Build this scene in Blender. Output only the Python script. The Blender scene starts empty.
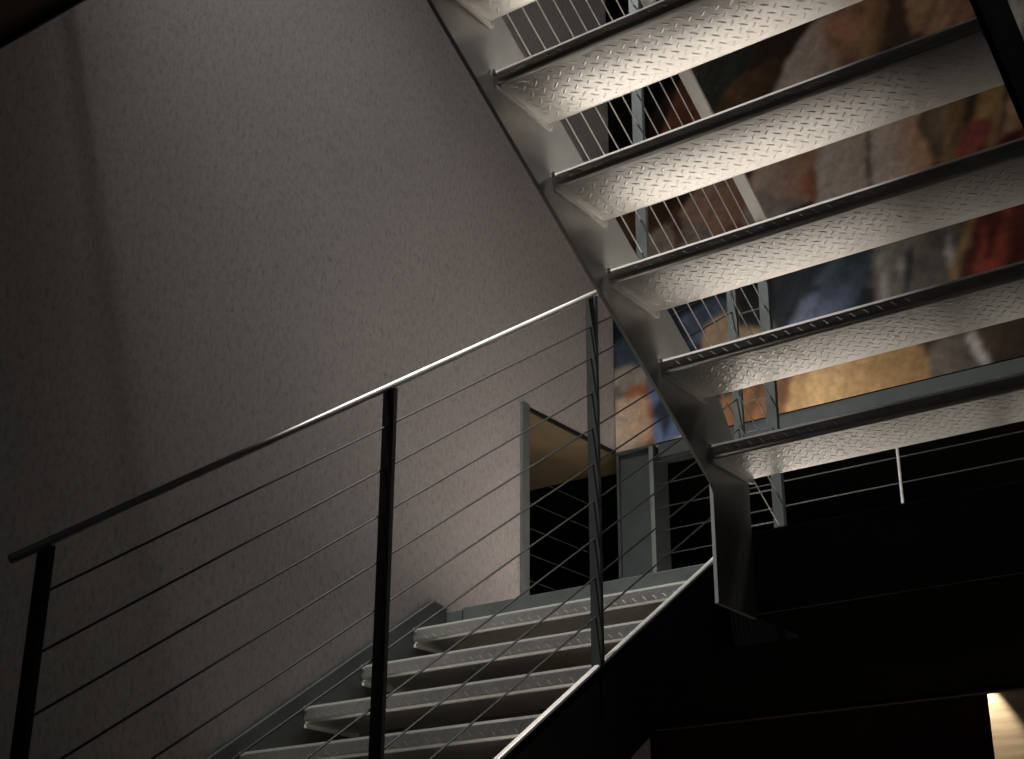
import bpy, math, random
import numpy as np
from mathutils import Vector, Matrix
random.seed(7)
SC = bpy.context.scene
COL = SC.collection
SC.view_settings.view_transform = 'Standard'
SC.view_settings.look = 'None'

# ------------------------------------------------------------------ measures (metres)
RISE, GO = 0.175, 0.2598            # one step
SLOPE = RISE / GO
YU0, YU1 = -1.350, -0.187           # upper flight: near and far end of its treads
YL0, YL1 = 0.100, 1.217             # lower flight: near stringer and wall stringer
YW = 1.235                          # face of the left wall
XB = 1.5                            # plane of the painting, back edge of the landing
FLOOR = -1.86
ZU = 1.40                           # upper landing
XU = -1.822

# ------------------------------------------------------------------ mesh helpers
class MB:
    def __init__(s): s.v = []; s.f = []
    def add(s, vs, fs):
        o = len(s.v); s.v += [tuple(p) for p in vs]; s.f += [tuple(i + o for i in f) for f in fs]; return s
    def box(s, x0, x1, y0, y1, z0, z1):
        vs = [(x, y, z) for x in (x0, x1) for y in (y0, y1) for z in (z0, z1)]
        return s.add(vs, [(0, 1, 3, 2), (4, 6, 7, 5), (0, 4, 5, 1), (2, 3, 7, 6), (0, 2, 6, 4), (1, 5, 7, 3)])
    def prism(s, poly, axis, a, b):
        """closed polygon of 2-D points extruded along an axis from a to b"""
        n = len(poly)
        def P(p, t): return {'x': (t, p[0], p[1]), 'y': (p[0], t, p[1]), 'z': (p[0], p[1], t)}[axis]
        vs = [P(p, a) for p in poly] + [P(p, b) for p in poly]
        fs = [tuple(range(n))[::-1], tuple(range(n, 2 * n))]
        fs += [(i, (i + 1) % n, n + (i + 1) % n, n + i) for i in range(n)]
        return s.add(vs, fs)
    def tube(s, pts, r, n=8):
        pts = [Vector(p) for p in pts]; rings = []
        for i, p in enumerate(pts):
            d = (pts[min(i + 1, len(pts) - 1)] - pts[max(i - 1, 0)]).normalized()
            a = d.orthogonal().normalized() if i == 0 else (u - d * u.dot(d)).normalized()
            u = a; w = d.cross(u)
            rings.append([p + (u * math.cos(t) + w * math.sin(t)) * r for t in [2 * math.pi * k / n for k in range(n)]])
        vs = [q for R in rings for q in R]; fs = []
        for i in range(len(pts) - 1):
            fs += [(i * n + k, i * n + (k + 1) % n, (i + 1) * n + (k + 1) % n, (i + 1) * n + k) for k in range(n)]
        fs += [tuple(range(n))[::-1], tuple(range((len(pts) - 1) * n, len(pts) * n))]
        return s.add(vs, fs)
    def bar(s, pts, wy, hz, c=0.003):
        """flat bar with small chamfers swept in the X-Z plane through (x, z) points at y; wy wide, hz thick"""
        y, P = pts
        sec = [(-wy/2 + c, -hz/2), (wy/2 - c, -hz/2), (wy/2, -hz/2 + c), (wy/2, hz/2 - c), (wy/2 - c, hz/2), (-wy/2 + c, hz/2), (-wy/2, hz/2 - c), (-wy/2, -hz/2 + c)]
        n = len(sec); vs = []; fs = []
        for i, (x, z) in enumerate(P):
            def nrm(a, b):
                d = Vector((b[0] - a[0], b[1] - a[1])).normalized(); return Vector((-d.y, d.x))
            ns = []
            if i > 0: ns.append(nrm(P[i - 1], P[i]))
            if i < len(P) - 1: ns.append(nrm(P[i], P[i + 1]))
            m = sum(ns, Vector((0, 0))).normalized(); k = 1 / max(.3, m.dot(ns[0]))
            vs += [(x + m.x * k * q[1], y + q[0], z + m.y * k * q[1]) for q in sec]
        for i in range(len(P) - 1):
            fs += [(i * n + k, i * n + (k + 1) % n, (i + 1) * n + (k + 1) % n, (i + 1) * n + k) for k in range(n)]
        fs += [tuple(range(n))[::-1], tuple(range((len(P) - 1) * n, len(P) * n))]
        return s.add(vs, fs)
    def build(s, name, m, parent=None, smooth=False, bevel=0):
        me = bpy.data.meshes.new(name); me.from_pydata(s.v, [], s.f); me.update()
        import bmesh
        bm = bmesh.new(); bm.from_mesh(me); bmesh.ops.recalc_face_normals(bm, faces=bm.faces); bm.to_mesh(me); bm.free()
        if smooth:
            for p in me.polygons: p.use_smooth = True
        me.materials.append(m)
        o = bpy.data.objects.new(name, me); COL.objects.link(o)
        if parent: o.parent = parent
        if bevel:
            b = o.modifiers.new('bevel', 'BEVEL'); b.width = bevel; b.segments = 2; b.limit_method = 'ANGLE'
        return o

def thing(name, label, cat, loc=(0, 0, 0), group=None):
    o = bpy.data.objects.new(name, None); COL.objects.link(o)
    o.location = loc; o.empty_display_size = .1
    o['label'] = label; o['category'] = cat
    if group: o['group'] = group
    return o
def tag(o, label, cat, group=None):
    o['label'] = label; o['category'] = cat
    if group: o['group'] = group
    return o
def struct(o, label=None, cat=None):
    o['kind'] = 'structure'
    if label: o['label'] = label
    if cat: o['category'] = cat
    return o

# ------------------------------------------------------------------ materials
def srgb(r, g, b):
    return tuple(((c / 255) / 12.92 if c / 255 < .04045 else ((c / 255 + .055) / 1.055) ** 2.4) for c in (r, g, b)) + (1,)
def newmat(name):
    m = bpy.data.materials.new(name); m.use_nodes = True
    nt = m.node_tree; b = nt.nodes['Principled BSDF']; return m, nt, b
def nd(nt, t, **k):
    n = nt.nodes.new(t)
    for a, v in k.items():
        if a in n.inputs: n.inputs[a].default_value = v
        else: setattr(n, a, v)
    return n
def ramp(nt, src, stops):
    r = nt.nodes.new('ShaderNodeValToRGB')
    while len(r.color_ramp.elements) < len(stops): r.color_ramp.elements.new(.5)
    for e, (p, c) in zip(r.color_ramp.elements, stops): e.position = p; e.color = c if len(c) == 4 else c + (1,)
    nt.links.new(src, r.inputs[0]); return r
def steel(name, c, rough=.4, metal=.85, vary=.25, scale=14, bump=.02):
    m, nt, b = newmat(name)
    tc = nd(nt, 'ShaderNodeTexCoord')
    no = nd(nt, 'ShaderNodeTexNoise', Scale=scale, Detail=6.0, Roughness=.65)
    nt.links.new(tc.outputs['Object'], no.inputs['Vector'])
    lo = tuple(x * (1 - vary) for x in c); hi = tuple(min(1, x * (1 + vary)) for x in c)
    r = ramp(nt, no.outputs['Fac'], [(.3, lo), (.7, hi)])
    nt.links.new(r.outputs[0], b.inputs['Base Color'])
    mr = nd(nt, 'ShaderNodeMapRange'); mr.inputs['To Min'].default_value = rough * .8; mr.inputs['To Max'].default_value = rough * 1.25
    nt.links.new(no.outputs['Fac'], mr.inputs['Value']); nt.links.new(mr.outputs[0], b.inputs['Roughness'])
    b.inputs['Metallic'].default_value = metal
    if bump:
        n2 = nd(nt, 'ShaderNodeTexNoise', Scale=scale * 12, Detail=3.0)
        nt.links.new(tc.outputs['Object'], n2.inputs['Vector'])
        bp = nd(nt, 'ShaderNodeBump', Strength=bump * 10, Distance=.001)
        nt.links.new(n2.outputs['Fac'], bp.inputs['Height']); nt.links.new(bp.outputs[0], b.inputs['Normal'])
    return m
def plain(name, c, rough=.7, vary=.2, scale=6, metal=0):
    return steel(name, c, rough, metal, vary, scale, bump=.02)
PATCHES = [
    ((14, 14, 13), None, [(1.257, 3.751), (0.73, 3.501), (0.761, 2.865), (0.962, 2.717), (1.056, 2.471), (1.249, 2.54)]),
    ((95, 100, 105), (60, 62, 66), [(1.02, 3.514), (0.836, 3.429), (0.868, 3.214), (1.028, 3.297)]),
    ((165, 100, 50), (120, 70, 38), [(1.057, 2.444), (0.94, 2.568), (0.868, 2.709), (0.758, 2.921), (0.677, 2.888), (0.722, 2.351)]),
    ((66, 68, 60), None, [(0.769, 2.699), (0.698, 3.012), (0.385, 2.878), (0.475, 2.693), (0.656, 2.588)]),
    ((120, 88, 52), (80, 58, 36), [(0.656, 2.588), (0.526, 2.714), (0.315, 2.765), (0.321, 2.47), (0.517, 2.437)]),
    ((196, 180, 168), (150, 110, 80), [(0.361, 2.485), (0.268, 2.718), (0.106, 2.869), (-0.163, 2.886), (-0.141, 2.549), (0.019, 2.457), (0.216, 2.418)]),
    ((170, 118, 82), None, [(0.084, 2.832), (-0.118, 2.906), (-0.16, 2.752), (-0.114, 2.56), (-0.009, 2.498)]),
    ((150, 112, 62), (100, 72, 40), [(-0.1, 2.618), (-0.154, 2.89), (-0.245, 2.849), (-0.227, 2.67), (-0.159, 2.541)]),
    ((70, 46, 30), None, [(-0.206, 2.6), (-0.239, 2.879), (-0.432, 2.79), (-0.386, 2.575)]),
    ((160, 118, 84), (120, 80, 54), [(-0.334, 2.943), (-0.634, 2.803), (-0.604, 2.558), (-0.405, 2.541), (-0.307, 2.688)]),
    ((150, 122, 74), None, [(-0.327, 2.616), (-0.386, 2.865), (-0.407, 2.855), (-0.352, 2.595)]),
    ((110, 78, 50), None, [(1.196, 1.963), (1.187, 2.268), (0.954, 2.217), (0.851, 2.103), (1.044, 2.033), (1.097, 1.933)]),
    ((176, 160, 146), (140, 120, 105), [(1.098, 1.902), (1.043, 2.043), (0.744, 2.12), (0.438, 2.094), (0.535, 1.761)]),
    ((190, 150, 125), (150, 105, 82), [(0.862, 2.106), (0.737, 2.25), (0.555, 2.239), (0.412, 2.11), (0.549, 1.927), (0.676, 1.942)]),
    ((140, 85, 60), None, [(0.676, 1.927), (0.596, 1.983), (0.523, 1.943), (0.562, 1.88)]),
    ((130, 90, 58), None, [(0.917, 2.071), (0.87, 2.162), (0.836, 1.967), (0.879, 1.949)]),
    ((165, 160, 152), (140, 134, 126), [(0.54, 1.913), (0.484, 2.161), (0.241, 2.102), (0.117, 1.984), (0.35, 1.937)]),
    ((196, 176, 160), (170, 120, 84), [(0.497, 2.114), (0.424, 2.297), (0.219, 2.378), (0.109, 2.182), (0.147, 1.964), (0.274, 1.987)]),
    ((165, 105, 66), None, [(0.245, 2.048), (0.181, 2.131), (0.119, 2.074), (0.132, 1.915), (0.181, 1.946)]),
    ((200, 188, 178), (186, 164, 146), [(0.169, 1.927), (0.147, 2.195), (0.041, 2.31), (-0.095, 2.268), (-0.081, 1.926), (0.024, 1.878)]),
    ((200, 188, 178), (180, 135, 95), [(-0.06, 1.899), (-0.081, 2.213), (-0.157, 2.336), (-0.309, 2.276), (-0.357, 2.109), (-0.359, 1.963), (-0.264, 1.853)]),
    ((90, 60, 40), None, [(-0.076, 2.164), (-0.096, 2.232), (-0.085, 1.924), (-0.064, 1.897)]),
    ((90, 68, 50), (120, 100, 78), [(-0.303, 2.179), (-0.441, 2.274), (-0.422, 1.917), (-0.356, 1.94)]),
    ((140, 108, 64), (100, 74, 42), [(-0.389, 1.928), (-0.44, 2.225), (-0.536, 2.236), (-0.465, 1.925)]),
    ((150, 62, 50), (120, 46, 38), [(-0.44, 1.887), (-0.489, 2.06), (-0.596, 2.139), (-0.643, 1.955), (-0.619, 1.823)]),
    ((160, 122, 60), None, [(-0.549, 2.095), (-0.61, 2.255), (-0.69, 2.223), (-0.632, 2.063)]),
    ((160, 120, 82), None, [(-0.63, 1.913), (-0.693, 2.15), (-0.781, 2.139), (-0.752, 1.914)]),
    ((34, 42, 58), None, [(0.966, 1.399), (0.954, 1.695), (0.738, 1.733), (0.612, 1.72), (0.634, 1.361)]),
    ((92, 108, 136), (58, 70, 92), [(0.83, 1.437), (0.865, 1.579), (0.693, 1.63), (0.595, 1.592), (0.678, 1.445)]),
    ((176, 146, 110), None, [(0.782, 1.39), (0.745, 1.512), (0.647, 1.548), (0.429, 1.52), (0.421, 1.296)]),
    ((30, 32, 34), None, [(0.588, 1.469), (0.561, 1.73), (0.417, 1.686), (0.403, 1.537), (0.437, 1.404)]),
    ((44, 52, 58), (30, 36, 40), [(0.432, 1.332), (0.39, 1.654), (0.128, 1.743), (-0.094, 1.696), (-0.074, 1.31), (0.304, 1.298)]),
    ((70, 84, 96), None, [(0.236, 1.56), (0.112, 1.665), (-0.062, 1.635), (-0.044, 1.455)]),
    ((102, 114, 140), (66, 78, 102), [(0.373, 1.363), (0.287, 1.504), (0.146, 1.538), (0.007, 1.47), (0.046, 1.389), (0.163, 1.338)]),
    ((125, 120, 112), (84, 78, 72), [(-0.035, 1.357), (-0.066, 1.681), (-0.226, 1.7), (-0.444, 1.675), (-0.373, 1.314), (-0.144, 1.326)]),
    ((175, 172, 168), None, [(-0.077, 1.607), (-0.111, 1.597), (-0.111, 1.335), (-0.069, 1.347)]),
    ((165, 162, 158), None, [(-0.15, 1.552), (-0.177, 1.562), (-0.224, 1.357), (-0.181, 1.352)]),
    ((70, 74, 82), None, [(-0.198, 1.593), (-0.233, 1.605), (-0.191, 1.367), (-0.156, 1.354)]),
    ((185, 182, 178), None, [(-0.359, 1.588), (-0.386, 1.603), (-0.391, 1.434), (-0.357, 1.426)]),
    ((92, 36, 27), None, [(-0.385, 1.311), (-0.461, 1.601), (-0.531, 1.949), (-0.763, 2.003), (-0.661, 1.232)]),
    ((165, 62, 40), (130, 46, 32), [(-0.462, 1.377), (-0.526, 1.603), (-0.53, 1.436), (-0.615, 1.664), (-0.648, 1.676), (-0.582, 1.341)]),
    ((150, 100, 54), (110, 72, 38), [(0.73, 0.964), (0.685, 1.162), (0.359, 1.174), (0.375, 0.975), (0.518, 0.917)]),
    ((190, 146, 88), None, [(0.399, 0.958), (0.359, 1.174), (0.257, 1.194), (0.331, 0.943)]),
    ((196, 156, 96), (160, 120, 68), [(0.331, 0.943), (0.273, 1.221), (0.035, 1.272), (-0.196, 1.21), (-0.278, 1.015), (-0.242, 0.875)]),
    ((110, 100, 90), (80, 72, 64), [(-0.229, 0.942), (-0.252, 1.151), (-0.439, 1.187), (-0.475, 0.986)]),
    ((190, 186, 182), None, [(-0.399, 1.155), (-0.433, 1.167), (-0.468, 1.064), (-0.499, 0.997), (-0.459, 0.99), (-0.428, 1.057)]),
    ((70, 54, 42), None, [(-0.465, 1.073), (-0.443, 1.186), (-0.659, 1.211), (-0.627, 0.969), (-0.496, 0.973)]),
    ((40, 48, 56), None, [(1.276, 1.428), (1.27, 1.681), (1.083, 1.681), (0.939, 1.54), (1.01, 1.352)]),
    ((66, 82, 104), None, [(1.241, 1.52), (1.168, 1.582), (1.06, 1.573), (1.051, 1.381), (1.221, 1.425)]),
    ((176, 166, 152), None, [(1.289, 1.332), (1.287, 1.421), (1.119, 1.419), (1.031, 1.357), (1.097, 1.275)]),
    ((150, 140, 130), None, [(1.286, 1.028), (1.278, 1.354), (1.191, 1.333), (1.211, 1.012)]),
    ((206, 178, 154), (190, 150, 112), [(1.254, 1.007), (1.225, 1.277), (1.15, 1.278), (1.046, 1.234), (1.019, 1.122), (1.035, 0.961)]),
    ((180, 108, 54), (150, 84, 40), [(1.172, 1.259), (1.143, 1.331), (1.043, 1.306), (1.036, 1.222), (1.098, 1.256)]),
    ((176, 112, 62), (140, 86, 46), [(1.057, 1.208), (1.036, 1.222), (0.982, 1.019), (1.107, 0.971), (1.149, 0.985), (1.053, 1.054)]),
    ((80, 100, 140), (50, 62, 92), [(1.034, 1.007), (1.044, 1.296), (1.029, 1.415), (0.927, 1.34), (0.778, 0.975), (0.903, 0.979)]),
    ((40, 48, 66), None, [(1.038, 1.174), (0.994, 1.222), (0.936, 1.141), (0.982, 1.019)]),
    ((170, 160, 146), None, [(1.03, 0.96), (0.942, 1.01), (0.727, 1.009), (0.734, 0.896)]),
    ((165, 160, 152), (130, 126, 118), [(-0.682, 2.324), (-0.736, 2.755), (-0.972, 2.645), (-0.914, 2.228)]),
    ((150, 118, 72), None, [(-0.338, 1.369), (-0.468, 1.667), (-0.568, 1.912), (-0.663, 2.21), (-0.691, 2.199), (-0.604, 1.899), (-0.5, 1.657), (-0.378, 1.357)]),
]
M_TREAD = steel('galvanised_tread_plate', (.82, .795, .76), .30, .86, .08, 9, .01)
M_EDGE = steel('bright_edge_highlight', (.9, .87, .83), .4, .15, .05, 20, 0)  # pale colour paints the light catching tread lips and brackets
M_EDGE2 = steel('dim_edge_highlight', (.42, .41, .38), .4, .15, .05, 20, 0)  # dimmer copy of that painted edge highlight, for the lower flight
M_FASCIA = steel('landing_fascia_steel', (.05, .05, .045), .5, .0, .2, 8, .02)
M_STRINGER = steel('grey_painted_steel', (.44, .432, .41), .45, .3, .1, 10, .012)
M_BLACKSTEEL = steel('dark_painted_steel', (.014, .0145, .0135), .6, .0, .3, 8, .02)
M_POST = steel('slate_grey_steel', (.115, .125, .122), .45, .2, .15, 12, .01)
M_LOWPOST = steel('slate_grey_steel_shaded', (.05, .055, .054), .45, .2, .15, 12, .01)  # darker copy of the post steel; weaker light put into the colour
M_RAIL = steel('brushed_steel', (.85, .82, .78), .38, .5, .06, 20, .0)
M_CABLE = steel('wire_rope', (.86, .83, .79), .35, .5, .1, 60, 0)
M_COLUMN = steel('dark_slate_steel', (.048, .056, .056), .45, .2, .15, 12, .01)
M_FLANGE = steel('slate_steel_highlight', (.15, .16, .155), .4, .2, .15, 12, .01)  # lighter copy of the column steel, a painted highlight for its lip
M_DIMCABLE = steel('wire_rope_dimmed', (.05, .048, .046), .4, .4, .1, 60, 0)  # darkened copy of the wire rope, dim light put into the colour
M_DARKCABLE = steel('wire_rope_shaded', (.025, .024, .022), .5, .3, .1, 60, 0)  # darkest copy of the wire rope, shade painted in for unlit cables
M_FILL = plain('pale_concrete_fill', (.50, .47, .43), .8, .2, 12)
M_DECK = plain('pale_landing_floor', (.72, .66, .60), .6, .1, 5)
M_DARK = plain('black_paint_and_shade', (.003, .003, .0025), .9, .3, 3)  # near-black for black steel, and for shade painted onto void surfaces
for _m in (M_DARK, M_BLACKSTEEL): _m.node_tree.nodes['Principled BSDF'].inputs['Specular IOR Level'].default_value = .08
M_FLOOR = plain('dark_floor', (.05, .045, .04), .7, .3, 3)
M_CEIL = plain('dark_brown_soffit', (.055, .035, .022), .8, .35, 4)
M_RED = plain('dark_red_brown_wall', (.06, .022, .012), .8, .4, 2)
M_TIMBER_SOFFIT = plain('brown_timber_soffit', (.15, .115, .065), .75, .35, 3)

def concrete():
    m, nt, b = newmat('grey_concrete_wall'); L = nt.links.new
    tc = nd(nt, 'ShaderNodeTexCoord')
    big = nd(nt, 'ShaderNodeTexNoise', Scale=1.3, Detail=3.0)
    L(tc.outputs['Object'], big.inputs['Vector'])
    mp = nd(nt, 'ShaderNodeMapping'); mp.inputs['Scale'].default_value = (40, 40, 18)
    L(tc.outputs['Object'], mp.inputs['Vector'])
    sp = nd(nt, 'ShaderNodeTexNoise', Scale=1.6, Detail=6.0, Roughness=.72)
    L(mp.outputs[0], sp.inputs['Vector'])
    mp2 = nd(nt, 'ShaderNodeMapping'); mp2.inputs['Scale'].default_value = (150, 150, 80)
    L(tc.outputs['Object'], mp2.inputs['Vector'])
    fine = nd(nt, 'ShaderNodeTexNoise', Scale=1.0, Detail=4.0, Roughness=.7)
    L(mp2.outputs[0], fine.inputs['Vector'])
    r1 = ramp(nt, big.outputs['Fac'], [(.25, (.365, .335, .33)), (.75, (.43, .392, .388))])
    r2 = ramp(nt, sp.outputs['Fac'], [(.30, (.58, .58, .58)), (.47, (.94, .94, .94)), (.7, (1.09, 1.08, 1.08))])
    r3 = ramp(nt, fine.outputs['Fac'], [(.25, (.70, .70, .70)), (.5, (1.0, 1.0, 1.0))])
    m1 = nd(nt, 'ShaderNodeMixRGB', blend_type='MULTIPLY', Fac=1.0); m2 = nd(nt, 'ShaderNodeMixRGB', blend_type='MULTIPLY', Fac=1.0)
    L(r1.outputs[0], m1.inputs[1]); L(r2.outputs[0], m1.inputs[2]); L(m1.outputs[0], m2.inputs[1]); L(r3.outputs[0], m2.inputs[2])
    L(m2.outputs[0], b.inputs['Base Color'])
    b.inputs['Roughness'].default_value = .8; b.inputs['Specular IOR Level'].default_value = .25
    ad = nd(nt, 'ShaderNodeMath', operation='ADD'); L(sp.outputs['Fac'], ad.inputs[0]); L(fine.outputs['Fac'], ad.inputs[1])
    bp = nd(nt, 'ShaderNodeBump', Strength=.12, Distance=.003); L(ad.outputs[0], bp.inputs['Height']); L(bp.outputs[0], b.inputs['Normal'])
    return m
M_WALL = concrete()

def pale_timber():
    m, nt, b = newmat('pale_timber_boards'); L = nt.links.new
    tc = nd(nt, 'ShaderNodeTexCoord')
    mp = nd(nt, 'ShaderNodeMapping'); mp.inputs['Scale'].default_value = (1, 1.5, 22)
    L(tc.outputs['Object'], mp.inputs['Vector'])
    n = nd(nt, 'ShaderNodeTexNoise', Scale=1.0, Detail=4.0); L(mp.outputs[0], n.inputs['Vector'])
    r = ramp(nt, n.outputs['Fac'], [(.3, (.55, .40, .27)), (.6, (.82, .70, .54))])
    L(r.outputs[0], b.inputs['Base Color']); b.inputs['Roughness'].default_value = .6
    return m
M_TIMBER = pale_timber()

# ------------------------------------------------------------------ room shell
w = MB()
T = .22
w.box(-4.2, .79, YW, YW + T, FLOOR, 3.6)            # left of the opening
w.box(.79, XB + T, YW, YW + T, 1.02, 3.6)           # above it
w.box(.79, XB + T, YW, YW + T, FLOOR, -.02)         # below it
wl = struct(w.build('wall_left', M_WALL))
struct(MB().box(XB + .012, XB + T, -3.6, YW, 1.0, 3.6).build('wall_back', M_WALL))
struct(MB().box(-4.6, 6.2, -4.2, 4.2, FLOOR - .1, FLOOR).build('floor', M_FLOOR))
struct(MB().box(4.6, 4.75, -4.2, 4.2, FLOOR, 3.4).build('wall_far', M_RED))
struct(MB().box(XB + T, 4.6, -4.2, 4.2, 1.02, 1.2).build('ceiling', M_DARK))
struct(MB().box(-.6, XB + T, YW + T, 4.2, 1.02, 1.2).build('ceiling_side_room', M_TIMBER_SOFFIT))
struct(MB().box(-.6, 4.6, 3.6, 3.75, FLOOR, 1.02).build('wall_side_room', plain('deep_red_wall', (.16, .05, .03), .8, .4, 2)))
struct(MB().box(.779, .828, YW - .012, YW + T + .02, -.02, 1.026).build('trim_1', M_POST, bevel=.002))
struct(MB().box(.828, XB - .0, YW - .003, YW + .012, 1.006, 1.02).build('trim_2', M_BLACKSTEEL))
struct(MB().box(.828, XB + T, YW + .012, YW + T, 1.006, 1.019).build('trim_4', M_TIMBER_SOFFIT))
struct(MB().box(XB + .002, XB + .1, -3.6, YW - .22, .945, 1.010).build('trim_3', M_COLUMN, bevel=.003))

# ------------------------------------------------------------------ treads
def lens_set(mb, O, U, V, N, u0, u1, v0, v1, p=.0372):
    """raised lens pattern of tread plate on the patch O + u*U + v*V, outward normal N"""
    O, U, V, N = map(Vector, (O, U, V, N))
    a, b, h = .0130, .0033, .0008
    iu0, iu1 = math.floor(u0 / (p / 2)), math.ceil(u1 / (p / 2))
    iv0, iv1 = math.floor(v0 / (p / 2)), math.ceil(v1 / (p / 2))
    for i in range(iu0, iu1 + 1):
        for j in range(iv0, iv1 + 1):
            if (i + j) % 2: continue
            cu, cv = i * p / 2, j * p / 2
            s = 1 if i % 2 == 0 else -1
            e1 = (U + V * s).normalized(); e2 = N.cross(e1)
            c = O + U * cu + V * cv
            q = [(-a, 0), (-a * .5, -b), (a * .5, -b), (a, 0), (a * .5, b), (-a * .5, b)]
            if not (u0 + .009 < cu < u1 - .009 and v0 + .009 < cv < v1 - .009): continue
            vs = [c + e1 * x + e2 * y for x, y in q] + [c + e1 * (-a * .55) + N * h, c + e1 * (a * .55) + N * h]
            mb.add(vs, [(1, 2, 7, 6), (4, 5, 6, 7), (0, 1, 6), (5, 0, 6), (2, 3, 7), (3, 4, 7)])

def tread_mesh(depth, width, h):
    """pan of folded tread plate: local x runs 0..depth, y 0..-width, bottom face at z 0, both long edges folded up by h"""
    t, R = .005, .015
    outer = [(0, h - .008), (0, R)] + [(R - R * math.cos(a), R - R * math.sin(a)) for a in [math.pi / 2 * k / 5 for k in range(1, 5)]] + [(R, 0)]
    outer += [(depth - x, z) for x, z in outer[::-1]]
    inner = [(t, h), (t, R)] + [(R - (R - t) * math.cos(a), R - (R - t) * math.sin(a)) for a in [math.pi / 2 * k / 5 for k in range(1, 5)]] + [(R, t)]
    inner += [(depth - x, z) for x, z in inner[::-1]]
    lip = [(.0032, h)]
    poly = [(.0030, h)] + outer + [(depth - .0030, h)] + inner[::-1]
    n = len(poly); mb = MB()
    vs = [(x, 0, z) for x, z in poly] + [(x, -width, z) for x, z in poly]
    fs = [(i, (i + 1) % n, n + (i + 1) % n, n + i) for i in range(n)]
    m = len(outer) + 2
    # end caps as quads between outer and inner lines
    o_idx = list(range(0, m)); i_idx = list(range(n - 1, m - 1, -1))
    k = min(len(o_idx), len(i_idx))
    oo = o_idx[1:-1]
    for A in (0, n):
        for q in range(len(oo) - 1):
            fs.append((A + oo[q], A + oo[q + 1], A + i_idx[q + 1], A + i_idx[q]))
    mb.add(vs, fs)
    mb.edge_faces = {0, m - 2, n - 1, m - 1}
    lens_set(mb, (0, 0, 0), (1, 0, 0), (0, -1, 0), (0, 0, -1), R, depth - R, .012, width - .012)
    lens_set(mb, (0, 0, 0), (0, 0, 1), (0, -1, 0), (-1, 0, 0), R * .6, h, .012, width - .012)
    lens_set(mb, (depth, 0, 0), (0, 0, 1), (0, -1, 0), (1, 0, 0), R * .6, h, .012, width - .012)
    return mb

def flight_treads(root, xs, zs, depth, width, h, y, edge):
    tm = tread_mesh(depth, width, h); first = tm.build('tread', M_TREAD, root)
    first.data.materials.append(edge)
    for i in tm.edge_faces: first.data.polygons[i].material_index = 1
    infill = MB().box(.0055, depth - .0055, -width, 0, .0055, h - .006).build('tread_infill', M_FILL, first)
    br = MB()
    br.box(.002, depth - .004, -.0100, -.0015, -.0125, -.0005)
    br.tube([(depth - .001, -.006, -.010), (depth - .001, -.006, .003)], .0075, 8)
    br.tube([(-.003, -.006, h - .012), (-.003, -.006, h)], .005, 8)
    b1 = br.build('bracket', M_EDGE, first)  # highlight colour draws a bright line along the tread end
    br2 = MB().box(.004, depth - .002, -width + .002, -width + .012, -.009, -.0005)
    b2 = br2.build('bracket', M_STRINGER, first)
    out = [first]
    first.location = (xs[0], y, zs[0])
    for x, z in list(zip(xs, zs))[1:]:
        c = first.copy(); COL.objects.link(c); c.parent = root; c.location = (x, y, z)
        for ch in (infill, b1, b2):
            d = ch.copy(); COL.objects.link(d); d.parent = c
        out.append(c)
    return out

# ---- upper flight (climbs towards the viewer, to the left)
uf = thing('stair_flight', 'upper steel stair flight seen from below, its pale tread-plate undersides lit, open risers', 'staircase')
DU = .2425
nU = 7
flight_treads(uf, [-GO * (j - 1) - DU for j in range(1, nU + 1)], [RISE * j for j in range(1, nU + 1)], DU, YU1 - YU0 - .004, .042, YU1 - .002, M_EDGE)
CB, CT = -.0466, .2688
def stringer_u(y0, y1):
    xa = XU - .02
    poly = [(-.005, -.245), (-.229, -.245), (-.229, CB + SLOPE * .229), (xa, CB - SLOPE * xa), (xa, CT - SLOPE * xa), (-.150, CT + SLOPE * .150), (-.005, CT + SLOPE*.02)]
    poly = [(-.005, -.245), (-.229, -.245), (-.229, CB + SLOPE * .229), (xa, CB - SLOPE * xa), (xa, CT - SLOPE * xa), (-.150, CT + SLOPE * .150), (-.005, .172)]
    return MB().prism(poly, 'y', y0, y1)
stringer_u(YU1, YU1 + .012).build('stringer', M_STRINGER, uf, bevel=.0015)
o = stringer_u(YU0 - .014, YU0).build('stringer', M_DARK, uf, bevel=.0015); o['label'] = 'black outer stringer'

# ---- lower flight (climbs to the right along the wall)
lf = thing('stair_flight', 'lower steel stair flight climbing right along the grey wall to the landing', 'staircase')
DL, HL = .245, .055
nL = 10
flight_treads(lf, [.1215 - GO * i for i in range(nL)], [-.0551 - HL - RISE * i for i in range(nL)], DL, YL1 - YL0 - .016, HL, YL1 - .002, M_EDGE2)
CO, CI = -.1417, -.0892
xe = -2.44
MB().prism([(xe, FLOOR), (xe - .0, CO + SLOPE * xe), (.312, CO + SLOPE * .312), (.312, -.235), (.1, -.40), (xe + .4, FLOOR)], 'y', YL0 - .007, YL0 + .007).build('stringer', M_BLACKSTEEL, lf, bevel=.002)['label'] = 'black outer stringer with a bright top edge'
# pale strip added as a painted highlight along the outer stringer's top edge
MB().bar((YL0, [(xe, CO + SLOPE * xe - .001), (.312, CO + SLOPE * .312 - .001)]), .018, .012).build('highlight_strip', M_RAIL, lf)
MB().prism([(xe, FLOOR), (xe, CI + SLOPE * xe), (.235, CI + SLOPE * .235), (.31, .055), (.31, -.235), (.1, -.40), (xe + .4, FLOOR)], 'y', YL1, YW - .003).build('stringer', M_POST, lf, bevel=.0015)

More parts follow.
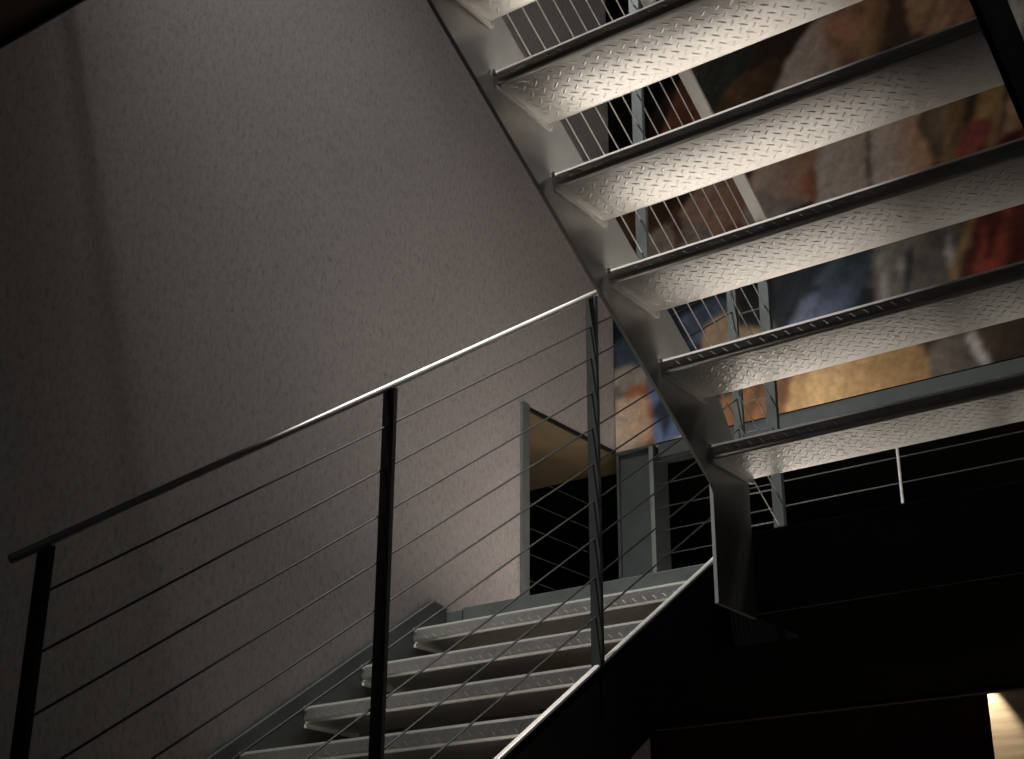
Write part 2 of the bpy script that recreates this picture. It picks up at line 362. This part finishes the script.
# ------------------------------------------------------------------ landings
ld = thing('stair_landing', 'steel landing between the two flights, dark front beam under the lowest upper tread', 'landing')
deck = MB()
deck.box(.006, XB - .02, YU0 - .02, YU1 + .02, -.21, .012)
deck.box(.318, XB - .02, YU1 + .02, YW - .01, -.21, .012)
deck.build('deck', M_DECK, ld)
MB().box(0, .006, YU0 - .02, YU1 + .02, -.23, .012).build('front_beam', M_FASCIA, ld)
MB().box(-.003, .006, YU0 - .02, YU1 + .02, .010, .0155).build('highlight_strip', M_POST, ld)  # lighter lip added to draw the bright edge on top of the fascia
MB().box(.308, .318, YU1 + .02, YL0 - .008, -.238, .014).build('side_beam', M_DARK, ld)  # lamplight reaches this beam; its shade is put into the near-black colour
MB().box(XB - .045, XB - .005, YU0 - .02, YW - .01, -.238, .011).build('rear_beam', M_CEIL, ld)
MB().box(.006, .318, YU1 + .02, YU1 + .024, -.23, .014).build('side_beam', M_BLACKSTEEL, ld)
MB().box(.006, XB - .02, YU0 - .024, YU0 - .02, -.23, .014).build('side_beam', M_BLACKSTEEL, ld)
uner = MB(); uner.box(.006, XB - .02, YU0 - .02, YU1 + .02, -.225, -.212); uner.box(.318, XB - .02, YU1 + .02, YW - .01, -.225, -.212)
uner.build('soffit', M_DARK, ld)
kp = MB().box(.306, .314, YL0 + .012, YL1 - .075, -.115, .047); kp.box(.306, .314, YL1 - .07, YL1 - .0, -.115, .040)
kp.build('kick_plate', M_POST, ld, bevel=.0015)

l2 = thing('stair_landing', 'dark upper landing slab cutting the top left corner of the view', 'landing')
MB().box(-3.1, XU - .006, YU0 - .02, YW - .005, 1.27, ZU).build('deck', M_CEIL, l2)
MB().box(XU - .006, XU, YU0 - .02, YW - .005, 1.25, ZU + .014).build('front_beam', M_CEIL, l2)

# ------------------------------------------------------------------ railings
def post(mb, x, y, z0, z1, wx=.014, wy=.036): return mb.box(x - wx / 2, x + wx / 2, y - wy / 2, y + wy / 2, z0, z1)
def post_part(root, x, y, z0, z1, m=None):
    p = post(MB(), x, y, z0, z1).build('post', m or M_POST, root, bevel=.0015)
    return p
CR = .0027
# lower flight
r1 = thing('stair_railing', 'cable railing with bright flat handrail along the near side of the lower flight', 'railing')
CH = 1.0014
MB().tube([(x, YL0, CH - .012 + SLOPE * x) for x in (-2.285, -1.5, -.6, .42)] + [(.512, YL0, 1.235)], .0088, 14).build('handrail', M_RAIL, r1, smooth=True)
for x in (-2.215, -1.300, -.405):
    post_part(r1, x, YL0, CO + SLOPE * x - .004, CH - .02 + SLOPE * x, M_LOWPOST)
post_part(r1, .512, YL0, .012, 1.235)
for k in range(9):
    off = .893 - .1118 * k
    pts = [(-2.215, YL0, off - SLOPE * 2.215), (.512, YL0, min(1.225, off + SLOPE * .512))]
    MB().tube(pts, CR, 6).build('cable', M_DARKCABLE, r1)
# upper flight, far side
YR = YU1 + .006
r2 = thing('stair_railing', 'cable railing of the upper flight seen through the gaps above its treads', 'railing')
CHU = 1.292
MB().bar((YR - .01, [(.215, CHU - SLOPE * .215 - .01), (XU + .03, CHU - SLOPE * (XU + .03) - .01)]), .046, .010).build('handrail', M_RAIL, r2)
for x in (-.562, -1.322):
    post_part(r2, x, YR, CT - SLOPE * x - .05, CHU - .016 - SLOPE * x)
post_part(r2, .197, YR, .012, CHU - .02 - SLOPE * .197)
post_part(r2, XU - .03, YR, ZU, ZU + .98)
for k in range(10):
    off = .215 + .1070 * k
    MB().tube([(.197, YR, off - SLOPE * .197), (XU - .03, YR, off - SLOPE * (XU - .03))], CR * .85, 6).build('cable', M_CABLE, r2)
# short cables closing the gap at the head of the lower flight
r3 = thing('gap_railing', 'short level cables closing the narrow gap between the two flights at the landing', 'railing')
for k in range(8):
    z = .212 + .1122 * k
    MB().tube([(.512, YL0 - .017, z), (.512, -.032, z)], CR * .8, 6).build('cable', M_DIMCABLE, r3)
post_part(r3, .512, -.032, .012, 1.06)
# rear edge of landing, below the painting
r4 = thing('landing_railing', 'level cables with a thin spacer rod along the open back edge of the landing', 'railing')
for k in range(8):
    z = .185 + .1055 * k
    MB().tube([(XB - .005, 1.03, z), (XB - .005, YU0 - .6, z)], CR, 6).build('cable', M_DIMCABLE, r4)
MB().tube([(XB - .005, -.0755, .012), (XB - .005, -.0755, .935)], .006, 8).build('spacer_rod', M_CABLE, r4)
# opening in the left wall
r5 = thing('opening_railing', 'level cables across the low dark opening in the grey wall', 'railing')
for k in range(6):
    z = .18 + .1088 * k
    MB().tube([(.828, YW + .02, z), (XB - .085, YW + .02, z)], CR * .8, 6).build('cable', M_DARKCABLE, r5)
# upper landing edge (its shadow falls on the wall)
r6 = thing('landing_railing', 'cable railing along the front edge of the upper landing', 'railing')
MB().box(XU - .05, XU - .004, YL0, YW - .02, ZU + .97, ZU + .982).build('handrail', M_RAIL, r6)
for k in range(8):
    MB().tube([(XU - .027, YL0, ZU + .1 + .107 * k), (XU - .027, YW - .02, ZU + .1 + .107 * k)], CR, 6).build('cable', M_CABLE, r6)
for y in (YL0, YW - .03): post_part(r6, XU - .027, y, ZU, ZU + .975)

# ------------------------------------------------------------------ steel column in the corner
c = thing('steel_column', 'grey steel column standing in the corner of the landing below the painting', 'column', (XB + .06, 1.13, .012))
H = .985
MB().box(-.075, .05, .082, .094, 0, H).build('flange', M_COLUMN, c, bevel=.0015)
MB().box(-.075, .05, -.098, -.082, 0, H).build('flange', M_COLUMN, c, bevel=.0015)
MB().box(-.079, -.0752, -.099, -.079, 0, H).build('highlight_strip', M_FLANGE, c)  # thin strip added to paint the lit lip of the column
MB().box(-.055, -.043, -.082, .082, 0, H).build('web', M_COLUMN, c)
MB().box(-.08, .055, -.1, .1, H, H + .008).build('cap_plate', M_COLUMN, c)

# ------------------------------------------------------------------ painting
def painting():
    y0, y1, z0, z1 = -3.3, 1.232, 1.013, 3.5
    n = 360; k = 200
    Y = np.linspace(y1, y0, n); Z = np.linspace(z0, z1, k)
    YY, ZZ = np.meshgrid(Y, Z)
    rng = np.random.default_rng(3)
    def noise(sx, sz, sc, rot=0):
        g = rng.random((64, 64))
        a = (YY * math.cos(rot) + ZZ * math.sin(rot)) * sx * sc + 7; b = (-YY * math.sin(rot) + ZZ * math.cos(rot)) * sz * sc + 5
        ia, ib = np.floor(a).astype(int), np.floor(b).astype(int); fa, fb = a - ia, b - ib
        fa = fa * fa * (3 - 2 * fa); fb = fb * fb * (3 - 2 * fb)
        G = lambda i, j: g[i % 64, j % 64]
        return (G(ia, ib) * (1 - fa) + G(ia + 1, ib) * fa) * (1 - fb) + (G(ia, ib + 1) * (1 - fa) + G(ia + 1, ib + 1) * fa) * fb - .5
    wy = YY + .014 * noise(1, 1, 9) + .012 * noise(1, 1, 26)
    wz = ZZ + .014 * noise(1, 1, 8) + .012 * noise(1, 1, 24)
    base = np.array(srgb(62, 46, 34)[:3]); img = np.ones((k, n, 3)) * base
    img *= (1 + .8 * noise(1, 1, 3))[..., None]
    def inside(poly):
        m = np.zeros(YY.shape, bool); j = len(poly) - 1
        for i in range(len(poly)):
            a, b = poly[i], poly[j]; j = i
            if a[1] == b[1]: continue
            t = ((a[1] > wz) != (b[1] > wz)) & (wy < (b[0] - a[0]) * (wz - a[1]) / (b[1] - a[1]) + a[0]); m ^= t
        return m
    fold = 1 - np.abs(noise(6, 1.6, 4, .5) * 2.6); fold2 = 1 - np.abs(noise(5, 1.2, 6, -.7) * 2.6)
    for q, (c0, c1, poly) in enumerate(PATCHES):
        m = inside(poly); c0 = np.array(srgb(*c0)[:3]); c1 = np.array(srgb(*c1)[:3]) if c1 else c0 * .72
        py = [p[0] for p in poly]; lo, hi = min(py), max(py)
        t = np.clip((hi - wy) / max(hi - lo, 1e-3), 0, 1)
        t = (t * t * (3 - 2 * t))[..., None]
        fl = c0.max() > 1.12 * c0.min() * 1.0 and c0[0] > .42
        shade = 1 if fl else (.72 + .55 * (fold if q % 2 else fold2))[..., None]
        img = np.where(m[..., None], (c0 * (1 - t) + c1 * t) * shade, img)
    img = img * .8 + img.mean(-1, keepdims=True) * .2
    # soften the joins a little, then brush texture
    for _ in range(2):
        p = np.pad(img, ((1, 1), (1, 1), (0, 0)), 'edge')
        img = (p[1:-1, 1:-1] * 2 + p[:-2, 1:-1] + p[2:, 1:-1] + p[1:-1, :-2] + p[1:-1, 2:]) / 6
    img *= np.clip(1 + .28 * noise(3, 1, 10, .6) + .22 * noise(1, 3, 14, .3), .4, 1.6)[..., None]
    me = bpy.data.meshes.new('canvas')
    co = np.stack([np.full(YY.shape, XB), YY, ZZ], -1).reshape(-1, 3)
    idx = np.arange(k * n).reshape(k, n)
    f = np.stack([idx[:-1, :-1], idx[:-1, 1:], idx[1:, 1:], idx[1:, :-1]], -1).reshape(-1, 4)
    me.from_pydata(co.tolist(), [], f.tolist()); me.update()
    at = me.color_attributes.new('paint', 'FLOAT_COLOR', 'POINT')
    at.data.foreach_set('color', np.concatenate([np.clip(img, 0, 1).reshape(-1, 3), np.ones((k * n, 1))], 1).astype(np.float32).ravel())
    m, nt, b = newmat('oil_paint'); L = nt.links.new
    a = nd(nt, 'ShaderNodeVertexColor'); a.layer_name = 'paint'
    tc = nd(nt, 'ShaderNodeTexCoord'); no = nd(nt, 'ShaderNodeTexNoise', Scale=45.0, Detail=5.0); L(tc.outputs['Object'], no.inputs['Vector'])
    r = ramp(nt, no.outputs['Fac'], [(.3, (.8, .8, .8)), (.7, (1.12, 1.1, 1.08))])
    mx = nd(nt, 'ShaderNodeMixRGB', blend_type='MULTIPLY', Fac=1.0); L(a.outputs['Color'], mx.inputs[1]); L(r.outputs[0], mx.inputs[2])
    L(mx.outputs[0], b.inputs['Base Color']); b.inputs['Roughness'].default_value = .7; b.inputs['Specular IOR Level'].default_value = .15
    bp = nd(nt, 'ShaderNodeBump', Strength=.15, Distance=.002); L(no.outputs['Fac'], bp.inputs['Height']); L(bp.outputs[0], b.inputs['Normal'])
    me.materials.append(m)
    root = thing('painting', 'very large painting of draped cloth and flesh tones hung above the back of the landing', 'painting')
    o = bpy.data.objects.new('canvas', me); COL.objects.link(o); o.parent = root
    MB().box(XB + .0008, XB + .0115, y0, y1, z0, z1).build('backing_panel', M_DARK, root)
painting()

# ------------------------------------------------------------------ lower room: lit timber panel
MB_ = MB().box(3.0, 3.2, -1.6, .199, FLOOR, 1.015)
tag(MB_.build('timber_pier', M_TIMBER), 'pale timber pier at the lower right, brightly lit by a hidden spotlight', 'pier')

# ------------------------------------------------------------------ lights
def spot(name, loc, to, power, angle, blend=1.0, col=(1, .86, .72), r=.05):
    l = bpy.data.lights.new(name, 'SPOT'); l.energy = power; l.spot_size = math.radians(angle); l.spot_blend = blend
    l.color = col; l.shadow_soft_size = r
    o = bpy.data.objects.new(name, l); COL.objects.link(o); o.location = loc
    o.rotation_euler = (Vector(to) - Vector(loc)).to_track_quat('-Z', 'Y').to_euler(); return o
def area(name, loc, to, power, sx, sy, col=(1, .86, .72)):
    l = bpy.data.lights.new(name, 'AREA'); l.shape = 'RECTANGLE'; l.size = sx; l.size_y = sy; l.energy = power; l.color = col
    o = bpy.data.objects.new(name, l); COL.objects.link(o); o.location = loc
    o.rotation_euler = (Vector(to) - Vector(loc)).to_track_quat('-Z', 'Y').to_euler(); return o
spot('spot_stair', (-2.6, .92, 4.8), (.5, .5, .0), 950, 43, 1.0, (.98, 1, .96), .06)
spot('spot_landing', (.8, .3, 5.4), (1.0, .35, 0), 5200, 18, 1.0, (1, .95, .915), .06)
spot('spot_flight', (-.55, -.35, 5.6), (-.92, -.34, .5), 2150, 17.5, 1.0, (1, .96, .92), .05)
area('side_fill', (1.0, -2.0, 2.7), (-.5, -.1, .5), 2.5, .5, .5, (1, .97, .93))  # unseen fill, added to brighten the upper stringer's inner face
area('painting_fill', (-.2, -.6, 4.2), (1.5, -.2, 2.0), 6.5, .8, .8, (1, .97, .92))  # unseen fill, added to brighten the painting
spot('spot_pier', (2.91, .21, .24), (2.985, .205, -.6), 17, 56, .55, (1, .82, .60), .004)
area('side_room_glow', (1.6, 2.6, .2), (1.4, 2.0, 1.0), .6, .5, .5, (1, .75, .45))
area('edge_glow', (2.0, .5, -1.5), (1.48, .4, -.24), .8, .3, .3, (1, .75, .45))
area('lower_room_glow', (3.6, 2.4, -1.2), (4.6, 2.6, -.6), .4, .4, .4, (1, .6, .3))

wd = bpy.data.worlds.new('world'); SC.world = wd; wd.use_nodes = True
wd.node_tree.nodes['Background'].inputs[0].default_value = (.55, .66, .66, 1); wd.node_tree.nodes['Background'].inputs[1].default_value = .010

# ------------------------------------------------------------------ camera
cam = bpy.data.cameras.new('camera'); co = bpy.data.objects.new('camera', cam); COL.objects.link(co)
cam.sensor_width = 36; cam.sensor_fit = 'HORIZONTAL'; cam.lens = 1480.68 / 1024 * 36; cam.clip_start = .02
yaw, pitch, roll = 0.63966648, 0.39981009, 0.00489480
F = Vector((math.cos(yaw) * math.cos(pitch), math.sin(yaw) * math.cos(pitch), math.sin(pitch)))
Rr = Vector((math.sin(yaw), -math.cos(yaw), 0)); Uu = Rr.cross(F)
R2 = Rr * math.cos(roll) + Uu * math.sin(roll); U2 = Uu * math.cos(roll) - Rr * math.sin(roll)
co.matrix_world = Matrix(((R2.x, U2.x, -F.x, -3.790234), (R2.y, U2.y, -F.y, -2.120008), (R2.z, U2.z, -F.z, -1.271539), (0, 0, 0, 1)))
SC.camera = co
